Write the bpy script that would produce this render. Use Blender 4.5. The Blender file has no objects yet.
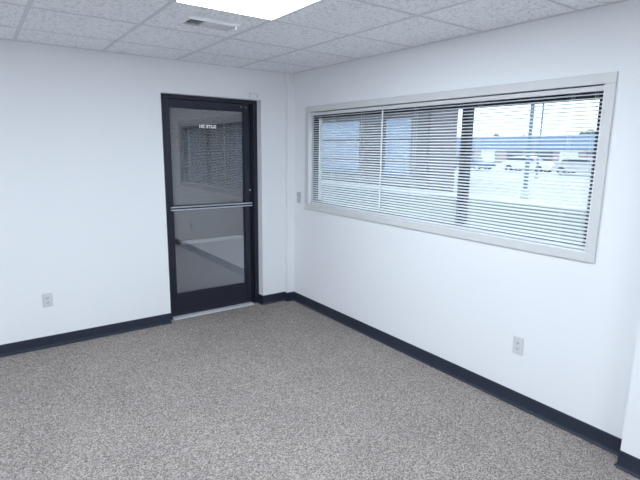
import bpy, bmesh, math, random
from mathutils import Vector, Matrix
random.seed(7)
SC = bpy.context.scene
COL = SC.collection
PI = math.pi

# ------------------------------------------------------------------ materials
def new_mat(name):
    m = bpy.data.materials.new(name); m.use_nodes = True
    nt = m.node_tree
    return m, nt, nt.nodes['Principled BSDF']

def plain(name, col, rough=0.5, metal=0.0, spec=0.5, bump=0.0, bscale=200.0, var=0.0):
    m, nt, b = new_mat(name)
    b.inputs['Roughness'].default_value = rough
    b.inputs['Metallic'].default_value = metal
    b.inputs['Specular IOR Level'].default_value = spec
    tc = nt.nodes.new('ShaderNodeTexCoord')
    nz = nt.nodes.new('ShaderNodeTexNoise'); nz.inputs['Scale'].default_value = bscale; nz.inputs['Detail'].default_value = 3
    nt.links.new(tc.outputs['Object'], nz.inputs['Vector'])
    rp = nt.nodes.new('ShaderNodeValToRGB')
    v = var
    rp.color_ramp.elements[0].position = .35; rp.color_ramp.elements[1].position = .65
    rp.color_ramp.elements[0].color = tuple(c*(1-v) for c in col)+(1,)
    rp.color_ramp.elements[1].color = tuple(min(1, c*(1+v)) for c in col)+(1,)
    nt.links.new(nz.outputs['Fac'], rp.inputs['Fac'])
    nt.links.new(rp.outputs['Color'], b.inputs['Base Color'])
    if bump:
        bp = nt.nodes.new('ShaderNodeBump'); bp.inputs['Strength'].default_value = bump; bp.inputs['Distance'].default_value = .002
        nt.links.new(nz.outputs['Fac'], bp.inputs['Height']); nt.links.new(bp.outputs['Normal'], b.inputs['Normal'])
    return m

def glass(name, tint, ior):
    m = bpy.data.materials.new(name); m.use_nodes = True
    nt = m.node_tree; nt.nodes.clear()
    out = nt.nodes.new('ShaderNodeOutputMaterial'); mx = nt.nodes.new('ShaderNodeMixShader')
    tr = nt.nodes.new('ShaderNodeBsdfTransparent'); gl = nt.nodes.new('ShaderNodeBsdfGlossy')
    fr = nt.nodes.new('ShaderNodeFresnel')
    ge = nt.nodes.new('ShaderNodeNewGeometry'); io = nt.nodes.new('ShaderNodeMix'); io.data_type = 'FLOAT'
    io.inputs[2].default_value = ior; io.inputs[3].default_value = 1/ior     # same reflectance from both faces of the pane
    nt.links.new(ge.outputs['Backfacing'], io.inputs[0]); nt.links.new(io.outputs[0], fr.inputs['IOR'])
    tr.inputs['Color'].default_value = (*tint, 1); gl.inputs['Roughness'].default_value = 0.0
    gl.inputs['Color'].default_value = (1, 1, 1, 1)
    nt.links.new(fr.outputs[0], mx.inputs[0]); nt.links.new(tr.outputs[0], mx.inputs[1]); nt.links.new(gl.outputs[0], mx.inputs[2])
    nt.links.new(mx.outputs[0], out.inputs[0])
    return m

def emit(name, col, s):
    m = bpy.data.materials.new(name); m.use_nodes = True
    nt = m.node_tree; nt.nodes.clear()
    out = nt.nodes.new('ShaderNodeOutputMaterial'); e = nt.nodes.new('ShaderNodeEmission')
    e.inputs['Color'].default_value = (*col, 1); e.inputs['Strength'].default_value = s
    nt.links.new(e.outputs[0], out.inputs[0]); return m

def carpet_mat():
    m, nt, b = new_mat('carpet')
    b.inputs['Roughness'].default_value = 1.0; b.inputs['Specular IOR Level'].default_value = 0.05
    tc = nt.nodes.new('ShaderNodeTexCoord')
    vo = nt.nodes.new('ShaderNodeTexVoronoi'); vo.inputs['Scale'].default_value = 170; vo.inputs['Randomness'].default_value = 1
    n1 = nt.nodes.new('ShaderNodeTexNoise'); n1.inputs['Scale'].default_value = 110; n1.inputs['Detail'].default_value = 3; n1.inputs['Roughness'].default_value = .7
    n2 = nt.nodes.new('ShaderNodeTexNoise'); n2.inputs['Scale'].default_value = 2.2; n2.inputs['Detail'].default_value = 3
    for n in (vo, n1, n2): nt.links.new(tc.outputs['Object'], n.inputs['Vector'])
    sep = nt.nodes.new('ShaderNodeSeparateColor'); nt.links.new(vo.outputs['Color'], sep.inputs[0])
    mixv = nt.nodes.new('ShaderNodeMix'); mixv.data_type = 'FLOAT'; mixv.inputs[0].default_value = .55
    nt.links.new(sep.outputs[0], mixv.inputs[2]); nt.links.new(n1.outputs['Fac'], mixv.inputs[3])
    rp = nt.nodes.new('ShaderNodeValToRGB'); e = rp.color_ramp.elements
    e[0].position = .22; e[0].color = (*CARPET[0], 1)
    e[1].position = .78; e[1].color = (*CARPET[2], 1)
    k = e.new(.5); k.color = (*CARPET[1], 1)
    nt.links.new(mixv.outputs[0], rp.inputs['Fac'])
    # worn, slightly darker tracks in the pile
    r2 = nt.nodes.new('ShaderNodeValToRGB'); r2.color_ramp.elements[0].position = .35; r2.color_ramp.elements[1].position = .65
    r2.color_ramp.elements[0].color = (.92, .92, .93, 1); r2.color_ramp.elements[1].color = (1.0, 1.0, 1.0, 1)
    nt.links.new(n2.outputs['Fac'], r2.inputs['Fac'])
    mu = nt.nodes.new('ShaderNodeMix'); mu.data_type = 'RGBA'; mu.blend_type = 'MULTIPLY'; mu.inputs[0].default_value = 1
    nt.links.new(rp.outputs['Color'], mu.inputs[6]); nt.links.new(r2.outputs['Color'], mu.inputs[7])
    nt.links.new(mu.outputs[2], b.inputs['Base Color'])
    bp = nt.nodes.new('ShaderNodeBump'); bp.inputs['Strength'].default_value = .6; bp.inputs['Distance'].default_value = .004
    nt.links.new(mixv.outputs[0], bp.inputs['Height']); nt.links.new(bp.outputs['Normal'], b.inputs['Normal'])
    return m

def tile_mat():
    m, nt, b = new_mat('mineral_fibre_tile')
    b.inputs['Roughness'].default_value = .95; b.inputs['Specular IOR Level'].default_value = .1
    tc = nt.nodes.new('ShaderNodeTexCoord')
    n1 = nt.nodes.new('ShaderNodeTexNoise'); n1.inputs['Scale'].default_value = 62; n1.inputs['Detail'].default_value = 2
    n1.inputs['Distortion'].default_value = .8
    nt.links.new(tc.outputs['Object'], n1.inputs['Vector'])
    rp = nt.nodes.new('ShaderNodeValToRGB'); e = rp.color_ramp.elements
    e[0].position = .36; e[0].color = (*[c*.72 for c in TILE], 1); e[1].position = .47; e[1].color = (*TILE, 1)
    nt.links.new(n1.outputs['Fac'], rp.inputs['Fac']); nt.links.new(rp.outputs['Color'], b.inputs['Base Color'])
    bp = nt.nodes.new('ShaderNodeBump'); bp.inputs['Strength'].default_value = .5; bp.inputs['Distance'].default_value = .003
    nt.links.new(rp.outputs['Color'], bp.inputs['Height']); nt.links.new(bp.outputs['Normal'], b.inputs['Normal'])
    return m

def brick_mat(name, axis, c1, c2, mortar):
    m, nt, b = new_mat(name); b.inputs['Roughness'].default_value = .9
    tc = nt.nodes.new('ShaderNodeTexCoord'); sx = nt.nodes.new('ShaderNodeSeparateXYZ'); cb = nt.nodes.new('ShaderNodeCombineXYZ')
    nt.links.new(tc.outputs['Object'], sx.inputs[0])
    nt.links.new(sx.outputs[0 if axis == 'x' else 1], cb.inputs[0]); nt.links.new(sx.outputs[2], cb.inputs[1])
    br = nt.nodes.new('ShaderNodeTexBrick'); br.inputs['Scale'].default_value = 1
    br.inputs['Brick Width'].default_value = .21; br.inputs['Row Height'].default_value = .075; br.inputs['Mortar Size'].default_value = .006
    br.inputs['Color1'].default_value = (*c1, 1); br.inputs['Color2'].default_value = (*c2, 1); br.inputs['Mortar'].default_value = (*mortar, 1)
    nt.links.new(cb.outputs[0], br.inputs['Vector']); nt.links.new(br.outputs['Color'], b.inputs['Base Color'])
    return m

CARPET = [(.12, .104, .095), (.285, .252, .231), (.53, .472, .437)]
TILE = (.915, .925, .95)
M = {}
M['wall'] = plain('white_wall_paint', (.84, .85, .862), .55, spec=.3, bump=.12, bscale=160)
M['carpet'] = carpet_mat()
M['tile'] = tile_mat()
M['grid'] = plain('painted_grid', (.67, .68, .70), .5)
M['plenum'] = plain('plenum_shade', (.05, .05, .05), .9)
M['base'] = plain('vinyl_cove_base', (.019, .026, .043), .42, bump=.05, bscale=60, var=.08)
M['bronze'] = plain('dark_bronze_aluminium', (.020, .023, .037), .38, metal=.25)
M['black'] = plain('black_gasket', (.008, .008, .009), .6)
M['alu'] = plain('brushed_aluminium', (.62, .65, .70), .32, metal=.9)
M['silver'] = plain('satin_threshold', (.78, .79, .81), .4, metal=.3)
M['casing'] = plain('greige_casing_paint', (.66, .665, .655), .45)
M['blind'] = plain('white_blind_enamel', (.755, .785, .81), .38)
M['cord'] = plain('white_cord', (.85, .87, .88), .6)
M['plate'] = plain('white_plastic', (.66, .66, .675), .35)
M['slot'] = plain('dark_slot', (.03, .03, .03), .6)
M['greyplate'] = plain('grey_switch_plastic', (.47, .48, .50), .4)
M['vent'] = plain('vent_enamel', (.82, .83, .85), .4)
M['ventgrey'] = plain('vent_blade_enamel', (.72, .73, .76), .45)
M['troffer'] = plain('troffer_enamel', (.85, .86, .87), .4)
M['lens'] = emit('lit_diffuser', (.845, .950, 1.075), 20.3)
M['glass'] = glass('clear_glass', (.93, .97, .98), 1.45)
M['tint'] = glass('grey_tinted_glass', (.74, .75, .77), 2.08)
M['vinyl'] = plain('white_vinyl_lettering', (.9, .9, .9), .5)
M['brick'] = brick_mat('breezeway_brick', 'x', (.115, .102, .104), (.088, .078, .08), (.155, .15, .15))
M['brick2'] = brick_mat('opposite_brick', 'y', (.12, .085, .105), (.075, .058, .072), (.24, .21, .23))
M['brickx'] = brick_mat('annex_brick', 'x', (.12, .085, .105), (.075, .058, .072), (.24, .21, .23))
M['pier'] = plain('dark_pier', (.06, .052, .058), .8)
M['facade_glass'] = plain('blue_facade_glass', (.10, .155, .27), .06, spec=1.0)
M['concrete'] = plain('pale_concrete', (.52, .52, .50), .9, bump=.2, bscale=30, var=.06)
M['slab'] = plain('breezeway_slab', (.20, .205, .215), .9, bump=.2, bscale=30, var=.06)
M['tar'] = plain('dark_asphalt', (.10, .11, .125), .9, bscale=14, var=.06)
M['walk'] = plain('breezeway_walk', (.31, .31, .33), .9, bump=.2, bscale=30, var=.06)
M['grass'] = plain('lawn_grass', (.072, .090, .068), 1, bump=.5, bscale=40, var=.35)
M['asphalt'] = plain('pale_asphalt', (.46, .47, .48), .9, bscale=14, var=.06)
M['added_roof'] = plain('added_roof_paint', (.40, .40, .42), .8)
M['bluewall'] = plain('blue_metal_fascia', (.15, .225, .37), .6)
M['pinkwall'] = plain('pinkish_masonry', (.36, .27, .29), .9, var=.1, bscale=4)
M['whitewall'] = plain('white_render', (.75, .76, .78), .7)
M['shop'] = plain('dark_shop_glass', (.05, .07, .10), .1)
M['pole'] = plain('blue_grey_pole', (.12, .17, .25), .5, metal=.3)
M['leaf'] = plain('tree_foliage', (.06, .10, .08), 1, bscale=3, var=.4)
M['bark'] = plain('tree_bark', (.10, .075, .06), .95)
M['tyre'] = plain('tyre_rubber', (.015, .015, .016), .8)

# ------------------------------------------------------------------ helpers
class MB:
    """collects shapes given in world coordinates; build() links them as one mesh"""
    def __init__(s): s.b = bmesh.new(); s.sl = []
    def box(s, x0, x1, y0, y1, z0, z1, bev=0.0, mi=0):
        r = bmesh.ops.create_cube(s.b, size=1)
        vs = r['verts']
        bmesh.ops.scale(s.b, vec=(abs(x1-x0), abs(y1-y0), abs(z1-z0)), verts=vs)
        bmesh.ops.translate(s.b, vec=((x0+x1)/2, (y0+y1)/2, (z0+z1)/2), verts=vs)
        if mi:
            for f in {f for v in vs for f in v.link_faces}: f.material_index = mi
        if bev:
            es = list({e for v in vs for e in v.link_edges})
            bmesh.ops.bevel(s.b, geom=es, offset=bev, segments=2, affect='EDGES', profile=.5)
        return s
    def cyl(s, p, q, r, seg=12, r2=None):
        p, q = Vector(p), Vector(q); d = q-p
        rot = d.to_track_quat('Z', 'Y').to_matrix().to_4x4()
        m = Matrix.Translation((p+q)/2) @ rot
        bmesh.ops.create_cone(s.b, cap_ends=True, segments=seg, radius1=r, radius2=r if r2 is None else r2, depth=d.length, matrix=m)
        return s
    def prism(s, prof, axis, a0, a1):
        """closed profile (list of 2D points) swept along an axis; axis 'x': points are (y,z); 'y': (x,z); 'z': (x,y)"""
        def P(u, v, a): return {'x': (a, u, v), 'y': (u, a, v), 'z': (u, v, a)}[axis]
        A = [s.b.verts.new(P(u, v, a0)) for u, v in prof]; B = [s.b.verts.new(P(u, v, a1)) for u, v in prof]
        n = len(prof)
        for i in range(n): s.b.faces.new((A[i], A[(i+1) % n], B[(i+1) % n], B[i]))
        s.b.faces.new(A[::-1]); s.b.faces.new(B)
        return s
    def build(s, name, mat, parent=None, smooth=False):
        bmesh.ops.recalc_face_normals(s.b, faces=s.b.faces)
        off = parent_off(parent)
        bmesh.ops.translate(s.b, vec=-off, verts=s.b.verts)
        me = bpy.data.meshes.new(name); s.b.to_mesh(me); s.b.free()
        for mm in (mat if isinstance(mat, (list, tuple)) else [mat]): me.materials.append(mm)
        if smooth:
            for p in me.polygons: p.use_smooth = True
        o = bpy.data.objects.new(name, me); COL.objects.link(o)
        if parent: o.parent = parent
        return o

def parent_off(p):
    v = Vector((0, 0, 0))
    while p: v += p.location; p = p.parent
    return v

def tag(o, label=None, cat=None, group=None, kind=None):
    if label: o['label'] = label
    if cat: o['category'] = cat
    if group: o['group'] = group
    if kind: o['kind'] = kind
    return o

def empty(name, loc, label=None, cat=None, group=None, kind=None):
    o = bpy.data.objects.new(name, None); COL.objects.link(o); o.location = loc; o.empty_display_size = .1
    return tag(o, label, cat, group, kind)

def copy_tree(o, parent=None):
    c = o.copy(); COL.objects.link(c)
    if parent: c.parent = parent
    for ch in list(o.children): copy_tree(ch, c)
    return c

def struct(o): return tag(o, kind='structure')

# ------------------------------------------------------------------ the room
H = 2.44
XL, YB = -5.30, -7.30          # far side and back of the room
# openings
DX0, DX1, DZ = -1.380, -0.368, 2.153     # door
WY0, WY1, WZ0, WZ1 = -3.140, -0.332, 1.112, 2.046   # window

f = MB(); f.box(XL-.15, .16, YB-.15, .16, -.10, 0)
struct(f.build('floor', M['carpet']))

w = MB()
w.box(XL-.15, DX0, 0, .16, 0, H); w.box(DX1, .16, 0, .16, 0, H); w.box(DX0, DX1, 0, .16, DZ, H)
w.box(XL-.15, .16, 0, .16, H, H+.45)
w.box(-.088, 0, -.052, 0, 0, H)                         # boxed chase in the corner
struct(w.build('wall_left', M['wall']))
w = MB()
w.box(0, .16, WY1, 0, 0, H); w.box(0, .16, YB, WY0, 0, H)
w.box(0, .16, WY0, WY1, 0, WZ0); w.box(0, .16, WY0, WY1, WZ1, H)
w.box(0, .16, YB-.15, 0, H, H+.45)
w.box(-.117, 0, -4.35, -3.488, 0, H)                    # pilaster
struct(w.build('wall_right', M['wall']))
struct(MB().box(XL-.15, XL, YB, 0, 0, H+.45).build('wall_far', M['wall']))
struct(MB().box(XL-.15, 0, YB-.15, YB, 0, H+.45).build('wall_back', M['wall']))

# ceiling: lay-in tiles with a child grid
gx = [-.003-.6135*k for k in range(0, 9)]
gy = [-.480-.6170*k for k in range(0, 12)]
gx = [0.0]+[x for x in gx if x < -.05 and x > XL+.05]+[XL]
gy = [0.0]+[y for y in gy if y > YB+.05]+[YB]
TROF = [(1, 2), (2, 2)]
def cell(ix, iy): return gx[ix+1], gx[ix], gy[iy+1], gy[iy]
# fixtures take two cells along y
fix = [(2, 3), (2, 8), (6, 3), (6, 8)]
taken = {(a, b+d) for a, b in fix for d in (0, 1)}
c = MB()
for i in range(len(gx)-1):
    for j in range(len(gy)-1):
        if (i, j) in taken: continue
        x0, x1, y0, y1 = cell(i, j)
        g = .004
        c.box(x0+g, x1-g, y0+g, y1-g, H+.003, H+.018, bev=.0025)
c.box(XL, 0, YB, 0, H+.30, H+.32)
ceil = struct(c.build('ceiling', M['tile']))
g = MB()
for x in gx[1:-1]: g.box(x-.0115, x+.0115, YB, 0, H+.0005, H+.0032)
for y in gy[1:-1]: g.box(XL, 0, y-.0085, y+.0085, H+.0002, H+.0030)
g.box(XL, -.0, -.018, 0, H-.0005, H+.004); g.box(-.018, 0, YB, 0, H-.0005, H+.004)
g.box(XL, 0, YB, YB+.02, H, H+.004); g.box(XL, XL+.02, YB, 0, H, H+.004)
g.build('suspension_grid', M['grid'], ceil)

# troffers
def troffer(ix, iy, label, group):
    x0, _, _, y1 = cell(ix, iy)[0], 0, 0, cell(ix, iy)[3]
    x1 = cell(ix, iy)[1]; y0 = cell(ix, iy+1)[2]
    r = empty('ceiling_light', ((x0+x1)/2, (y0+y1)/2, H), label, 'ceiling light', group)
    k = MB()
    e = .006; t = .010
    k.box(x0+e, x1-e, y0+e, y0+e+t, H+.0005, H+.030); k.box(x0+e, x1-e, y1-e-t, y1-e, H+.0005, H+.030)
    k.box(x0+e, x0+e+t, y0+e+t, y1-e-t, H+.0005, H+.030); k.box(x1-e-t, x1-e, y0+e+t, y1-e-t, H+.0005, H+.030)
    k.box(x0+e, x1-e, y0+e, y1-e, H+.09, H+.10)
    k.build('troffer_frame', M['troffer'], r)
    MB().box(x0+e+t, x1-e-t, y0+e+t, y1-e-t, H-.002, H+.010).build('diffuser', M['lens'], r)
    return r
troffer(2, 3, 'bright white lit recessed ceiling light panel next to the ceiling vent', None)
troffer(2, 8, 'added unseen ceiling light panel over the back of the room, toward the window wall', 'added ceiling lights out of view')  # unseen panels from here on, added to even out the room light
troffer(6, 3, 'added unseen ceiling light panel near the blank end of the door wall', 'added ceiling lights out of view')
troffer(6, 8, 'added unseen ceiling light panel over the back of the room, away from the windows', 'added ceiling lights out of view')

# cove base
def cove(name, segs):
    """segs: (axis, wall coordinate, facing sign, a0, a1)"""
    m = MB()
    for ax, c0, sg, a0, a1 in segs:
        prof = [(0, 0), (.020, 0), (.0205, .004), (.008, .012), (.0052, .024), (.005, .096), (.003, .099), (0, .099)]
        m.prism([(c0+sg*u, v) for u, v in prof], 'x' if ax == 'x' else 'y', a0, a1)
    return struct(m.build(name, M['base']))
cove('baseboard_left', [('x', 0, -1, XL, DX0), ('x', 0, -1, DX1, -.088), ('y', -.088, -1, -.057, 0), ('x', -.052, -1, -.093, 0), ('y', DX1, -1, -.005, .088)])
cove('baseboard_right', [('y', 0, -1, -3.488, -.052), ('y', -.117, -1, -4.35, -3.483), ('x', -3.488, 1, -.122, 0), ('y', 0, -1, YB, -4.35)])
cove('baseboard_far', [('y', XL, 1, YB, 0)])
cove('baseboard_back', [('x', YB, 1, XL, 0)])

# ------------------------------------------------------------------ door
door = empty('door_1', ((DX0+DX1)/2, .10, 0), kind='structure')
FY = .088; LY = .108
k = MB()                                               # frame: jambs, header, stops
k.box(DX0, DX0+.046, FY, .155, 0, DZ, .002); k.box(DX1-.046, DX1, FY, .155, 0, DZ, .002)
k.box(DX0+.046, DX1-.046, FY, .155, DZ-.036, DZ, .002)
k.box(DX1-.060, DX1-.046, FY+.030, .155, 0, DZ-.03); k.box(DX0+.046, DX0+.052, FY+.045, .155, 0, DZ-.03)
k.build('door_frame', M['bronze'], door)
lx0, lx1, lz0, lz1 = DX0+.053, DX1-.088, .016, DZ-.040
gx0, gx1, gz0, gz1 = -1.2775, -.5085, .232, 2.045
k = MB()
k.box(lx0, gx0, LY, LY+.044, lz0, lz1, .002); k.box(gx1, lx1, LY, LY+.044, lz0, lz1, .002)
k.box(gx0, gx1, LY, LY+.044, lz0, gz0, .002); k.box(gx0, gx1, LY, LY+.044, gz1, lz1, .002)
b = .009                                              # glazing beads
k.box(gx0, gx0+b, LY+.008, LY+.036, gz0, gz1); k.box(gx1-b, gx1, LY+.008, LY+.036, gz0, gz1)
k.box(gx0, gx1, LY+.008, LY+.036, gz0, gz0+b); k.box(gx0, gx1, LY+.008, LY+.036, gz1-b, gz1)
leaf = k.build('door_leaf', M['bronze'], door)
MB().box(gx0+.004, gx1-.004, LY+.019, LY+.025, gz0+.004, gz1-.004).build('glass_pane', M['tint'], leaf)
# hinge side: continuous hinge strip in the gap
k = MB(); k.cyl((DX1-.074, LY+.022, .03), (DX1-.074, LY+.022, DZ-.05), .0075, 10)
k.box(lx1, DX1-.060, LY+.030, LY+.044, .016, DZ-.04)
k.build('hinge_strip', M['black'], door)
k = MB()
for x in (-.540, -.484): k.cyl((x, LY-.003, 2.082), (x, LY+.004, 2.082), .0055, 10)
k.build('pivot_screw', M['alu'], leaf)
MB().cyl((-.452, LY-.006, 1.243), (-.452, LY+.004, 1.243), .009, 14).build('lock_cylinder', M['alu'], leaf)
# push bar: fluted aluminium rail on two stand-offs
pz = 1.098; px0, px1 = -1.312, -.448
k = MB()
k.box(px0, px1, .060, .074, pz-.0190, pz-.0075, .002); k.box(px0, px1, .060, .074, pz+.0075, pz+.0190, .002)
for x in (px0+.02, px1-.035): k.box(x-.012, x+.012, .070, LY+.001, pz-.014, pz+.014)
pb = k.build('push_bar', M['alu'], door)
tag(MB().box(px0+.003, px1-.003, .066, .073, pz-.0075, pz+.0075).build('groove', M['bronze'], pb), 'dark groove')
MB().box(DX0+.046, DX1-.088, .040, .155, 0, .012, .003).build('threshold', M['silver'], door)
# lettering on the outer face of the glass (reads from outside)
cu = bpy.data.curves.new('lettering', 'FONT'); cu.body = 'SUITE 201'; cu.size = .042; cu.align_x = 'CENTER'; cu.align_y = 'CENTER'; cu.extrude = .0003; cu.offset = .0018
to = bpy.data.objects.new('lettering_source', cu); COL.objects.link(to)
me = bpy.data.meshes.new_from_object(to.evaluated_get(bpy.context.evaluated_depsgraph_get()))
bpy.data.objects.remove(to); me.name = 'lettering'
me.transform(Matrix.Translation((-.895, LY+.0186, 1.876)) @ Matrix.Rotation(PI, 4, 'Z') @ Matrix.Rotation(PI/2, 4, 'X'))
me.transform(Matrix.Translation(-door.location)); me.materials.clear(); me.materials.append(M['vinyl'])
lt = bpy.data.objects.new('lettering', me); COL.objects.link(lt); lt.parent = leaf

# small plate above the door
r = empty('sensor_plate', (-.455, 0, 2.19), 'small pale rectangular plate on the wall above the hinge corner of the dark door', 'wall plate')
k = MB(); k.box(-.498, -.412, -.004, 0, 2.168, 2.212, .0015); k.build('backplate', M['wall'], r)
k = MB(); k.box(-.498, -.412, -.008, -.004, 2.206, 2.212); k.box(-.498, -.492, -.008, -.004, 2.168, 2.206); k.box(-.418, -.412, -.008, -.004, 2.168, 2.206)
k.build('rim', M['plate'], r)

# ------------------------------------------------------------------ window
win = empty('window_1', (.08, (WY0+WY1)/2, WZ0), kind='structure')
k = MB(); t = .062; x0, x1 = -.014, 0.0
def frame_boxes(k, ya, yb, za, zb, t, x0, x1, bev=0):
    k.box(x0, x1, ya, yb, za, za+t, bev); k.box(x0, x1, ya, yb, zb-t, zb, bev)
    k.box(x0, x1, ya, ya+t, za+t, zb-t, bev); k.box(x0, x1, yb-t, yb, za+t, zb-t, bev)
k.box(-.014, 0, WY0-.052, WY1+.060, WZ1-.009, WZ1+.048, .002); k.box(-.014, 0, WY0-.052, WY1+.060, WZ0-.053, WZ0+.002, .002)
k.box(-.014, 0, WY0-.052, WY0, WZ0+.002, WZ1-.009, .002); k.box(-.014, 0, WY1, WY1+.060, WZ0+.002, WZ1-.009, .002)
k.build('casing', M['casing'], win)
k = MB(); frame_boxes(k, WY0-.002, WY1+.002, WZ0-.002, WZ1+.002, .008, -.010, .052)
k.build('jamb_liner', M['wall'], win)
k = MB(); FX0, FX1 = .054, .112
k.box(FX0, FX1, WY0, WY1, WZ0, WZ0+.040, .002); k.box(FX0, FX1, WY0, WY1, WZ1-.078, WZ1, .002)
k.box(FX0, FX1, WY0, WY0+.052, WZ0+.040, WZ1-.078, .002); k.box(FX0, FX1, WY1-.036, WY1, WZ0+.040, WZ1-.078, .002)
k.box(FX0, FX1, -2.224, -2.164, WZ0+.040, WZ1-.078, .002)
k.build('window_frame', M['bronze'], win)
for ya, yb in ((WY0+.052, -2.224), (-2.164, WY1-.036)):
    MB().box(.080, .086, ya, yb, WZ0+.040, WZ1-.078).build('window_pane', M['glass'], win)

# ------------------------------------------------------------------ blind
bl = empty('window_blind', (.03, (WY0+WY1)/2, WZ0+.01), 'white horizontal slat blind, lowered with open slats, inside the wide window', 'blind')
by0, by1 = WY0+.0095, WY1-.014
k = MB(); k.box(.014, .046, by0-.001, by1+.004, 2.005, WZ1-.013, .002); k.box(.003, .011, by0-.001, by1+.004, 2.003, WZ1-.016, .002)
k.build('headrail', M['casing'], bl)
NS = 39; ztop = 1.990; zbot = WZ0+.040; sw = .0245; TILT = math.radians(22)
k = MB(); xc = .026
for i in range(NS):
    z = ztop+(zbot-ztop)*i/(NS-1)
    pr = []; n = 5
    for s in range(n):                          # crowned strip, room edge lower
        u = (s/(n-1)-.5); h = .0022*(1-(2*u)**2)
        pr.append((u*sw, h))
    lo = [(u, v-.0005) for u, v in pr][::-1]
    pts = [(xc+u*math.cos(TILT)-v*math.sin(TILT), z+u*math.sin(TILT)+v*math.cos(TILT)) for u, v in pr+lo]
    k.prism(pts, 'y', by0, by1-.004)
k.build('slats', M['blind'], bl)
MB().box(xc-.0125, xc+.0125, by0, by1-.004, WZ0+.010, WZ0+.026, .003).build('bottom_rail', M['blind'], bl)
for y in (-.70, -1.12, -1.75, -2.337, -2.955, -3.085):
    k = MB(); k.cyl((xc-.0135, y, WZ0+.02), (xc-.0135, y, 2.0), .0009, 6); k.cyl((xc+.0135, y, WZ0+.02), (xc+.0135, y, 2.0), .0009, 6)
    k.build('ladder_cord', M['cord'], bl)
k = MB(); k.cyl((-.012, -.525, 1.185), (-.012, -.525, 1.965), .0065, 6); k.cyl((-.012, -.525, 1.963), (.004, -.525, 1.995), .002, 6)
tag(k.build('tilt_wand', M['cord'], bl), 'white tilt wand')
k = MB(); k.cyl((-.012, -1.412, 1.20), (-.012, -1.412, 1.995), .0062, 8); k.cyl((-.012, -1.412, 1.178), (-.012, -1.412, 1.205), .008, 8, .004)
tag(k.build('lift_cord', M['cord'], bl), 'white lift cord')

# ------------------------------------------------------------------ small wall things
def outlet(wall, pos, z, label):
    """wall 'left' lies on y=0 facing -y, 'right' on x=0 facing -x"""
    r = empty('electrical_outlet', (pos, 0, z) if wall == 'left' else (0, pos, z), label, 'electrical outlet', 'duplex outlets on the white walls')
    def bx(m, a0, a1, d0, d1, z0, z1, bev=0):
        if wall == 'left': m.box(pos+a0, pos+a1, -d1, -d0, z+z0, z+z1, bev)
        else: m.box(-d1, -d0, pos+a0, pos+a1, z+z0, z+z1, bev)
    k = MB(); bx(k, -.036, .036, 0, .010, -.0585, .0585, .004); k.build('cover_plate', M['plate'], r)
    for s in (-1, 1):
        zc = s*.0195
        k = MB(); bx(k, -.0165, .0165, .009, .0125, zc-.0135, zc+.0135, .0025); f = k.build('receptacle', M['plate'], r)
        k = MB(); bx(k, -.0085, -.005, .0115, .0130, zc-.003, zc+.006); bx(k, .005, .0085, .0115, .0130, zc-.003, zc+.006); bx(k, -.0022, .0022, .0115, .0130, zc-.0095, zc-.005)
        off = r.location
        k.build('slots', M['slot'], f)
    k = MB(); bx(k, -.003, .003, .009, .0115, -.003, .003, .001); k.build('screw', M['alu'], r)
    return r
outlet('left', -2.402, .412, 'white duplex electrical outlet low on the wall beside the dark glass door')
outlet('right', -2.782, .421, 'white duplex electrical outlet low on the wall under the window')

r = empty('light_switch', (0, -.146, 1.166), 'narrow grey light switch plate on the wall between the corner and the window', 'light switch')
MB().box(-.006, 0, -.181, -.111, 1.108, 1.224, .0025).build('cover_plate', M['greyplate'], r)
MB().box(-.009, -.005, -.151, -.141, 1.152, 1.180, .001).build('toggle', M['plate'], r)
for z in (1.136, 1.196): MB().cyl((-.0075, -.146, z), (-.005, -.146, z), .003, 8).build('screw', M['alu'], r)

# ceiling register
vx0, vx1, vy0, vy1 = -1.678, -1.338, -1.500, -1.322
r = empty('ceiling_vent', ((vx0+vx1)/2, (vy0+vy1)/2, H), 'white rectangular air vent with three louver sections set in a ceiling tile', 'air vent')
k = MB(); zt, zb = H+.003, H-.013; fl = .020
def rim(k, x0, x1, y0, y1, sl=.011):
    b = k.b; ring = []
    for (d, z) in ((0, zt), (0, H-.001), (sl, zb), (fl, zb), (fl, zt)):
        ring.append([b.verts.new(v) for v in ((x0+d, y0+d, z), (x1-d, y0+d, z), (x1-d, y1-d, z), (x0+d, y1-d, z))])
    for a, c in zip(ring, ring[1:]+ring[:1]):
        for q in range(4): b.faces.new((a[q], a[(q+1) % 4], c[(q+1) % 4], c[q]))
rim(k, vx0, vx1, vy0, vy1)
ix0, ix1 = vx0+fl, vx1-fl; dv = [(ix0*(1-q)+ix1*q) for q in (0, .36, .68, 1)]
for q in (1, 2): k.box(dv[q]-.003, dv[q]+.003, vy0+fl, vy1-fl, zb+.002, zt)
k.build('vent_frame', M['vent'], r)
MB().box(ix0, ix1, vy0+fl, vy1-fl, H+.001, H+.0028).build('duct_shade_sheet', M['plenum'], r)  # dark sheet standing in for the unlit duct behind the blades
for q in range(3):
    k = MB(); a, b2 = dv[q]+.004, dv[q+1]-.004
    if q == 0:
        n = 9
        for i in range(n):
            x = a+(b2-a)*(i+.5)/n
            k.prism([(x-.004, H-.007), (x-.003, H-.0075), (x+.003, H-.001), (x+.002, H-.0005)], 'y', vy0+fl, vy1-fl)
    else:
        n = 8
        for i in range(n):
            y = vy0+fl+(vy1-vy0-2*fl)*(i+.5)/n
            k.prism([(y-.006, H-.0008), (y-.0055, H-.0002), (y+.0050, H-.0075), (y+.0045, H-.0082)], 'x', a, b2)
    k.build('louver', M['ventgrey'], r)
k = MB(); k.box(vx1-.034, vx1-.026, vy0+.004, vy0+.012, H-.030, H-.009, .001); k.cyl((vx1-.030, vy0+.008, H-.034), (vx1-.030, vy0+.008, H-.026), .006, 8)
k.build('damper_lever', M['vent'], r)

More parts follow.
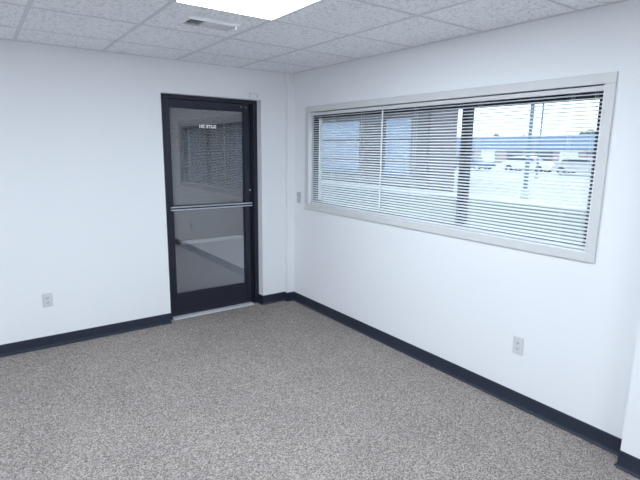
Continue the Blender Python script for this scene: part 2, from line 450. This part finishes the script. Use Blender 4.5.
# ------------------------------------------------------------------ outside: breezeway behind the door
GZ = -.10
BZ = [(-6, .16), (.16, .16), (2.4, 3.86), (2.4, 4.1), (-6, 4.1)]
struct(MB().prism(BZ, 'z', GZ-.1, -.012).build('floor_breezeway', M['walk']))
struct(MB().box(-6, 2.4, 3.86, 4.1, -.012, 3.0).build('wall_breezeway', M['brick']))
struct(MB().prism(BZ, 'z', 3.0, 3.15).build('ceiling_breezeway_added', M['added_roof']))  # unseen roof, added to keep sky light off the brick
struct(MB().box(-6.2, -6, .16, 4.1, -.012, 3.15).build('wall_breezeway_end_added', M['brick']))  # unseen end wall, added with the roof to darken the breezeway
k = MB(); k.prism([(3.72, -.012), (3.86, -.012), (3.86, .024), (3.85, .030), (3.73, .030), (3.72, .024)], 'x', .06, 1.27)
tag(k.build('curb', M['concrete']), 'pale concrete curb strip at the foot of the brick wall seen through the glass door', 'curb')

# ------------------------------------------------------------------ outside: window view
tag(MB().box(.16, 12.4, -9.5, 9.0, GZ-.1, GZ).build('lawn', M['grass']), 'mown green lawn right below the window', 'lawn', kind='stuff')
struct(MB().box(12.4, 130, -40, 130, GZ-.2, GZ-.02).build('parking_lot', M['asphalt']))
struct(MB().box(12.4, 13.6, -9.5, 9.0, GZ-.1, GZ+.03, .01).build('sidewalk', M['concrete']))
struct(MB().box(.16, 12.4, 9.0, 40, GZ-.1, GZ-.01).build('courtyard', M['tar']))

bX = 14.5
B = empty('brick_building', (bX, 16, GZ-.02), 'brick office building with large blue panes across the lawn', 'building')
k = MB(); k.prism([(bX, 9.41), (bX, 30), (bX+10, 30), (bX+10, 18.2)], 'z', GZ-.02, 5.2)
k.build('brick_wall', M['brick2'], B)
MB().prism([(bX-.25, 9.2), (bX-.25, 30.2), (bX+10.2, 30.2), (bX+10.2, 18.0)], 'z', 5.2, 5.5).build('roof', M['whitewall'], B)
MB().box(bX-.12, bX, 10.95, 30, .06, .30).build('plinth', M['slab'], B)
MB().box(bX-.16, bX, 10.95, 30, GZ-.02, .06).build('plinth_toe', M['pier'], B)
MB().box(bX-.10, bX, 10.95, 30, 3.35, 4.0).build('lintel_band', M['pier'], B)
for ya, yb in ((15.75, 20.2), (11.96, 13.95), (21.6, 26.0)):
    k = MB(); t = .09
    k.box(bX-.10, bX+.02, ya, yb, .30, .38); k.box(bX-.10, bX+.02, ya, yb, 3.25, 3.35)
    k.box(bX-.10, bX+.02, ya, ya+t, .38, 3.25); k.box(bX-.10, bX+.02, yb-t, yb, .38, 3.25)
    for z in (1.15, 2.2): k.box(bX-.10, bX+.02, ya, yb, z, z+.08)
    fr = k.build('window_surround', M['pier'], B)
    MB().box(bX-.05, bX-.02, ya+t, yb-t, .38, 3.25).build('blue_pane', M['facade_glass'], fr)
for ya, yb in ((13.95, 15.75), (10.95, 11.96), (20.2, 21.6)):
    MB().box(bX-.14, bX, ya, yb, .30, 3.35).build('pier', M['pier'], B)

# second wing, seen only as a reflection in the glass door
sY = -9.6
B2 = empty('brick_annex', (8, sY, GZ-.02), 'brick annex with blue panes mirrored darkly in the glass door', 'building')
MB().box(.16, 20, sY-6, sY, GZ-.02, 5.0).build('brick_wall', M['brickx'], B2)
MB().box(0, 20.2, sY-6.2, sY+.2, 5.0, 5.3, .02).build('roof', M['pier'], B2)
for i in range(6):
    xa = .9+i*2.9
    k = MB(); frame = (xa, xa+2.1)
    k.box(xa, xa+2.1, sY, sY+.08, .2, .3); k.box(xa, xa+2.1, sY, sY+.08, 3.4, 3.5); k.box(xa, xa+.08, sY, sY+.08, .3, 3.4); k.box(xa+2.02, xa+2.1, sY, sY+.08, .3, 3.4)
    for z in (1.15, 2.2): k.box(xa, xa+2.1, sY, sY+.08, z, z+.08)
    fr = k.build('window_surround', M['pier'], B2)
    MB().box(xa+.08, xa+2.02, sY, sY+.03, .3, 3.4).build('blue_pane', M['facade_glass'], fr)

# far row of shops
F = empty('shop_row', (62, 36, GZ), 'long low shop row with a blue fascia band beyond the parked cars', 'building')
MB().box(62, 72, 12, 58, GZ-.02, 2.1).build('shop_wall', M['pinkwall'], F)
MB().box(61.4, 72.3, 11.6, 58.4, 2.1, 3.9).build('fascia', M['bluewall'], F)
for i, y in enumerate((15, 19.5, 24, 27.5, 31, 35.5, 40, 44, 48.5, 53)):
    k = MB(); k.box(61.86, 62, y, y+2.4, .2, 1.8)
    k.build('shop_window', M['shop'] if i % 3 else M['whitewall'], F)
# trees behind it
def tree(x, y, h, w, label):
    r = empty('far_tree', (x, y, GZ), label, 'tree', 'trees beyond the shop row')
    MB().cyl((x, y, GZ-.02), (x, y, h*.55), .22, 8, .12).build('trunk', M['bark'], r)
    k = MB(); rng = random.Random(int(x*7+y*13))
    for i in range(9):
        a = rng.uniform(0, 2*PI); d = w*rng.uniform(0, .6); s = w*rng.uniform(.35, .6)
        bmesh.ops.create_icosphere(k.b, subdivisions=2, radius=s, matrix=Matrix.Translation((x+d*math.cos(a), y+d*math.sin(a), h*rng.uniform(.55, .85))))
    for v in k.b.verts: v.co += Vector((rng.uniform(-1, 1), rng.uniform(-1, 1), rng.uniform(-1, 1)))*.22
    k.build('crown', M['leaf'], r)
for i, (x, y, h, w) in enumerate([(84, 36, 5.2, 2.6), (86, 40.5, 4.9, 2.2), (83, 47, 4.8, 2.0), (88, 58, 5.0, 2.5)]):
    tree(x, y, h, w, ['tallest round tree above the shop roof, toward the window edge', 'rounded tree beside the tallest one above the shop roof', 'low tree showing just over the shop roof near the lamp posts', 'low wide tree over the shop roof beside the dark window mullion'][i])

# lamp posts
def post(x, y, h, rad, label, arm):
    r = empty('lamp_post', (x, y, GZ), label, 'lamp post')
    MB().cyl((x, y, GZ+.0), (x, y, h), rad, 12, rad*.75).build('pole', M['pole'], r)
    MB().cyl((x, y, GZ), (x, y, GZ+.35), rad*2.0, 12).build('pole_base', M['concrete'], r)
    k = MB(); k.cyl((x, y, h-.05), (x, y-arm, h+.1), .045, 8); k.build('arm', M['pole'], r)
    MB().box(x-.14, x+.14, y-arm-.5, y-arm+.1, h+.04, h+.2, .03).build('lamp_head', M['pole'], r)
post(14.6, 6.05, 6.2, .085, 'thick blue grey lamp post standing by the lawn edge sidewalk', .9)
post(27.2, 12.9, 6.5, .07, 'thinner lamp post farther back among the parking rows', .8)

# parked cars
def car(x, y, rz, paint, label):
    r = empty('parked_car', (0, 0, 0), label, 'car', 'cars in the parking lot')
    k = MB()
    body = [(-2.2, .28), (-2.25, .62), (-2.1, .85), (-1.2, .93), (1.7, .95), (2.18, .88), (2.22, .5), (2.15, .28)]
    k.prism(body, 'y', -.88, .88)
    es = [e for e in k.b.edges]; bmesh.ops.bevel(k.b, geom=es, offset=.05, segments=2, affect='EDGES')
    k.build('body', paint, r)
    k = MB(); k.prism([(-1.15, .93), (-.45, 1.38), (1.15, 1.40), (1.85, .95)], 'y', -.74, .74); k.build('glasshouse', M['shop'], r)
    k = MB(); k.prism([(-.48, 1.37), (-.40, 1.43), (1.10, 1.45), (1.18, 1.39)], 'y', -.70, .70); k.build('car_roof', paint, r)
    for sx in (-1.4, 1.4):
        for sy in (-.80, .80):
            k = MB(); k.cyl((sx, sy-.11, .33), (sx, sy+.11, .33), .33, 16); wl = k.build('wheel', M['tyre'], r)
            k = MB(); k.cyl((sx, sy-.115, .33), (sx, sy+.115, .33), .19, 12); k.build('hub', M['alu'], wl)
    r.location = (x, y, GZ-.02); r.rotation_euler = (0, 0, rz)
    return r
P = {n: plain('paint_'+n, c, .25, spec=.6) for n, c in dict(white=(.8, .81, .82), grey=(.18, .2, .22), blue=(.05, .09, .2), red=(.3, .06, .06), silver=(.5, .52, .55)).items()}
car(37, 25.5, PI/2, P['blue'], 'dark blue car parked nearest the window mullion')
car(38, 20.0, PI/2+.05, P['white'], 'white car parked behind the thick lamp post')
car(44, 23.5, PI/2, P['grey'], 'grey car in the rear row, in front of the shops')
car(37, 14.6, PI/2, P['silver'], 'silver car parked toward the window edge')
car(46, 18.0, PI/2, P['red'], 'dark red car in the rear row near the window edge')

# ------------------------------------------------------------------ camera, sky, colour
fpx, cx, cy, cz, yaw, pit, rol = 478.1055, -2.806406, -4.414506, 1.669463, .94411932, .18662028, .01322934
fw = Vector((math.cos(yaw)*math.cos(pit), math.sin(yaw)*math.cos(pit), -math.sin(pit)))
rt = fw.cross(Vector((0, 0, 1))).normalized(); up = rt.cross(fw)
c_, s_ = math.cos(rol), math.sin(rol)
rt, up = c_*rt+s_*up, -s_*rt+c_*up
cam = bpy.data.cameras.new('camera'); cam.sensor_width = 36; cam.sensor_fit = 'HORIZONTAL'; cam.lens = fpx*36/640; cam.clip_start = .05; cam.clip_end = 400
co = bpy.data.objects.new('camera', cam); COL.objects.link(co)
mw = Matrix((( rt.x, up.x, -fw.x, cx), (rt.y, up.y, -fw.y, cy), (rt.z, up.z, -fw.z, cz), (0, 0, 0, 1)))
co.matrix_world = mw
SC.camera = co

wd = bpy.data.worlds.new('overcast_sky'); SC.world = wd; wd.use_nodes = True
bg = wd.node_tree.nodes['Background']; bg.inputs['Color'].default_value = (.80, .91, 1.0, 1); bg.inputs['Strength'].default_value = 2.9
SC.view_settings.view_transform = 'Standard'; SC.view_settings.look = 'None'
SC.view_settings.gamma = 1; SC.view_settings.exposure = 0; SC.view_settings.use_curve_mapping = False
SC.cycles.max_bounces = 10; SC.cycles.diffuse_bounces = 6; SC.cycles.transparent_max_bounces = 12
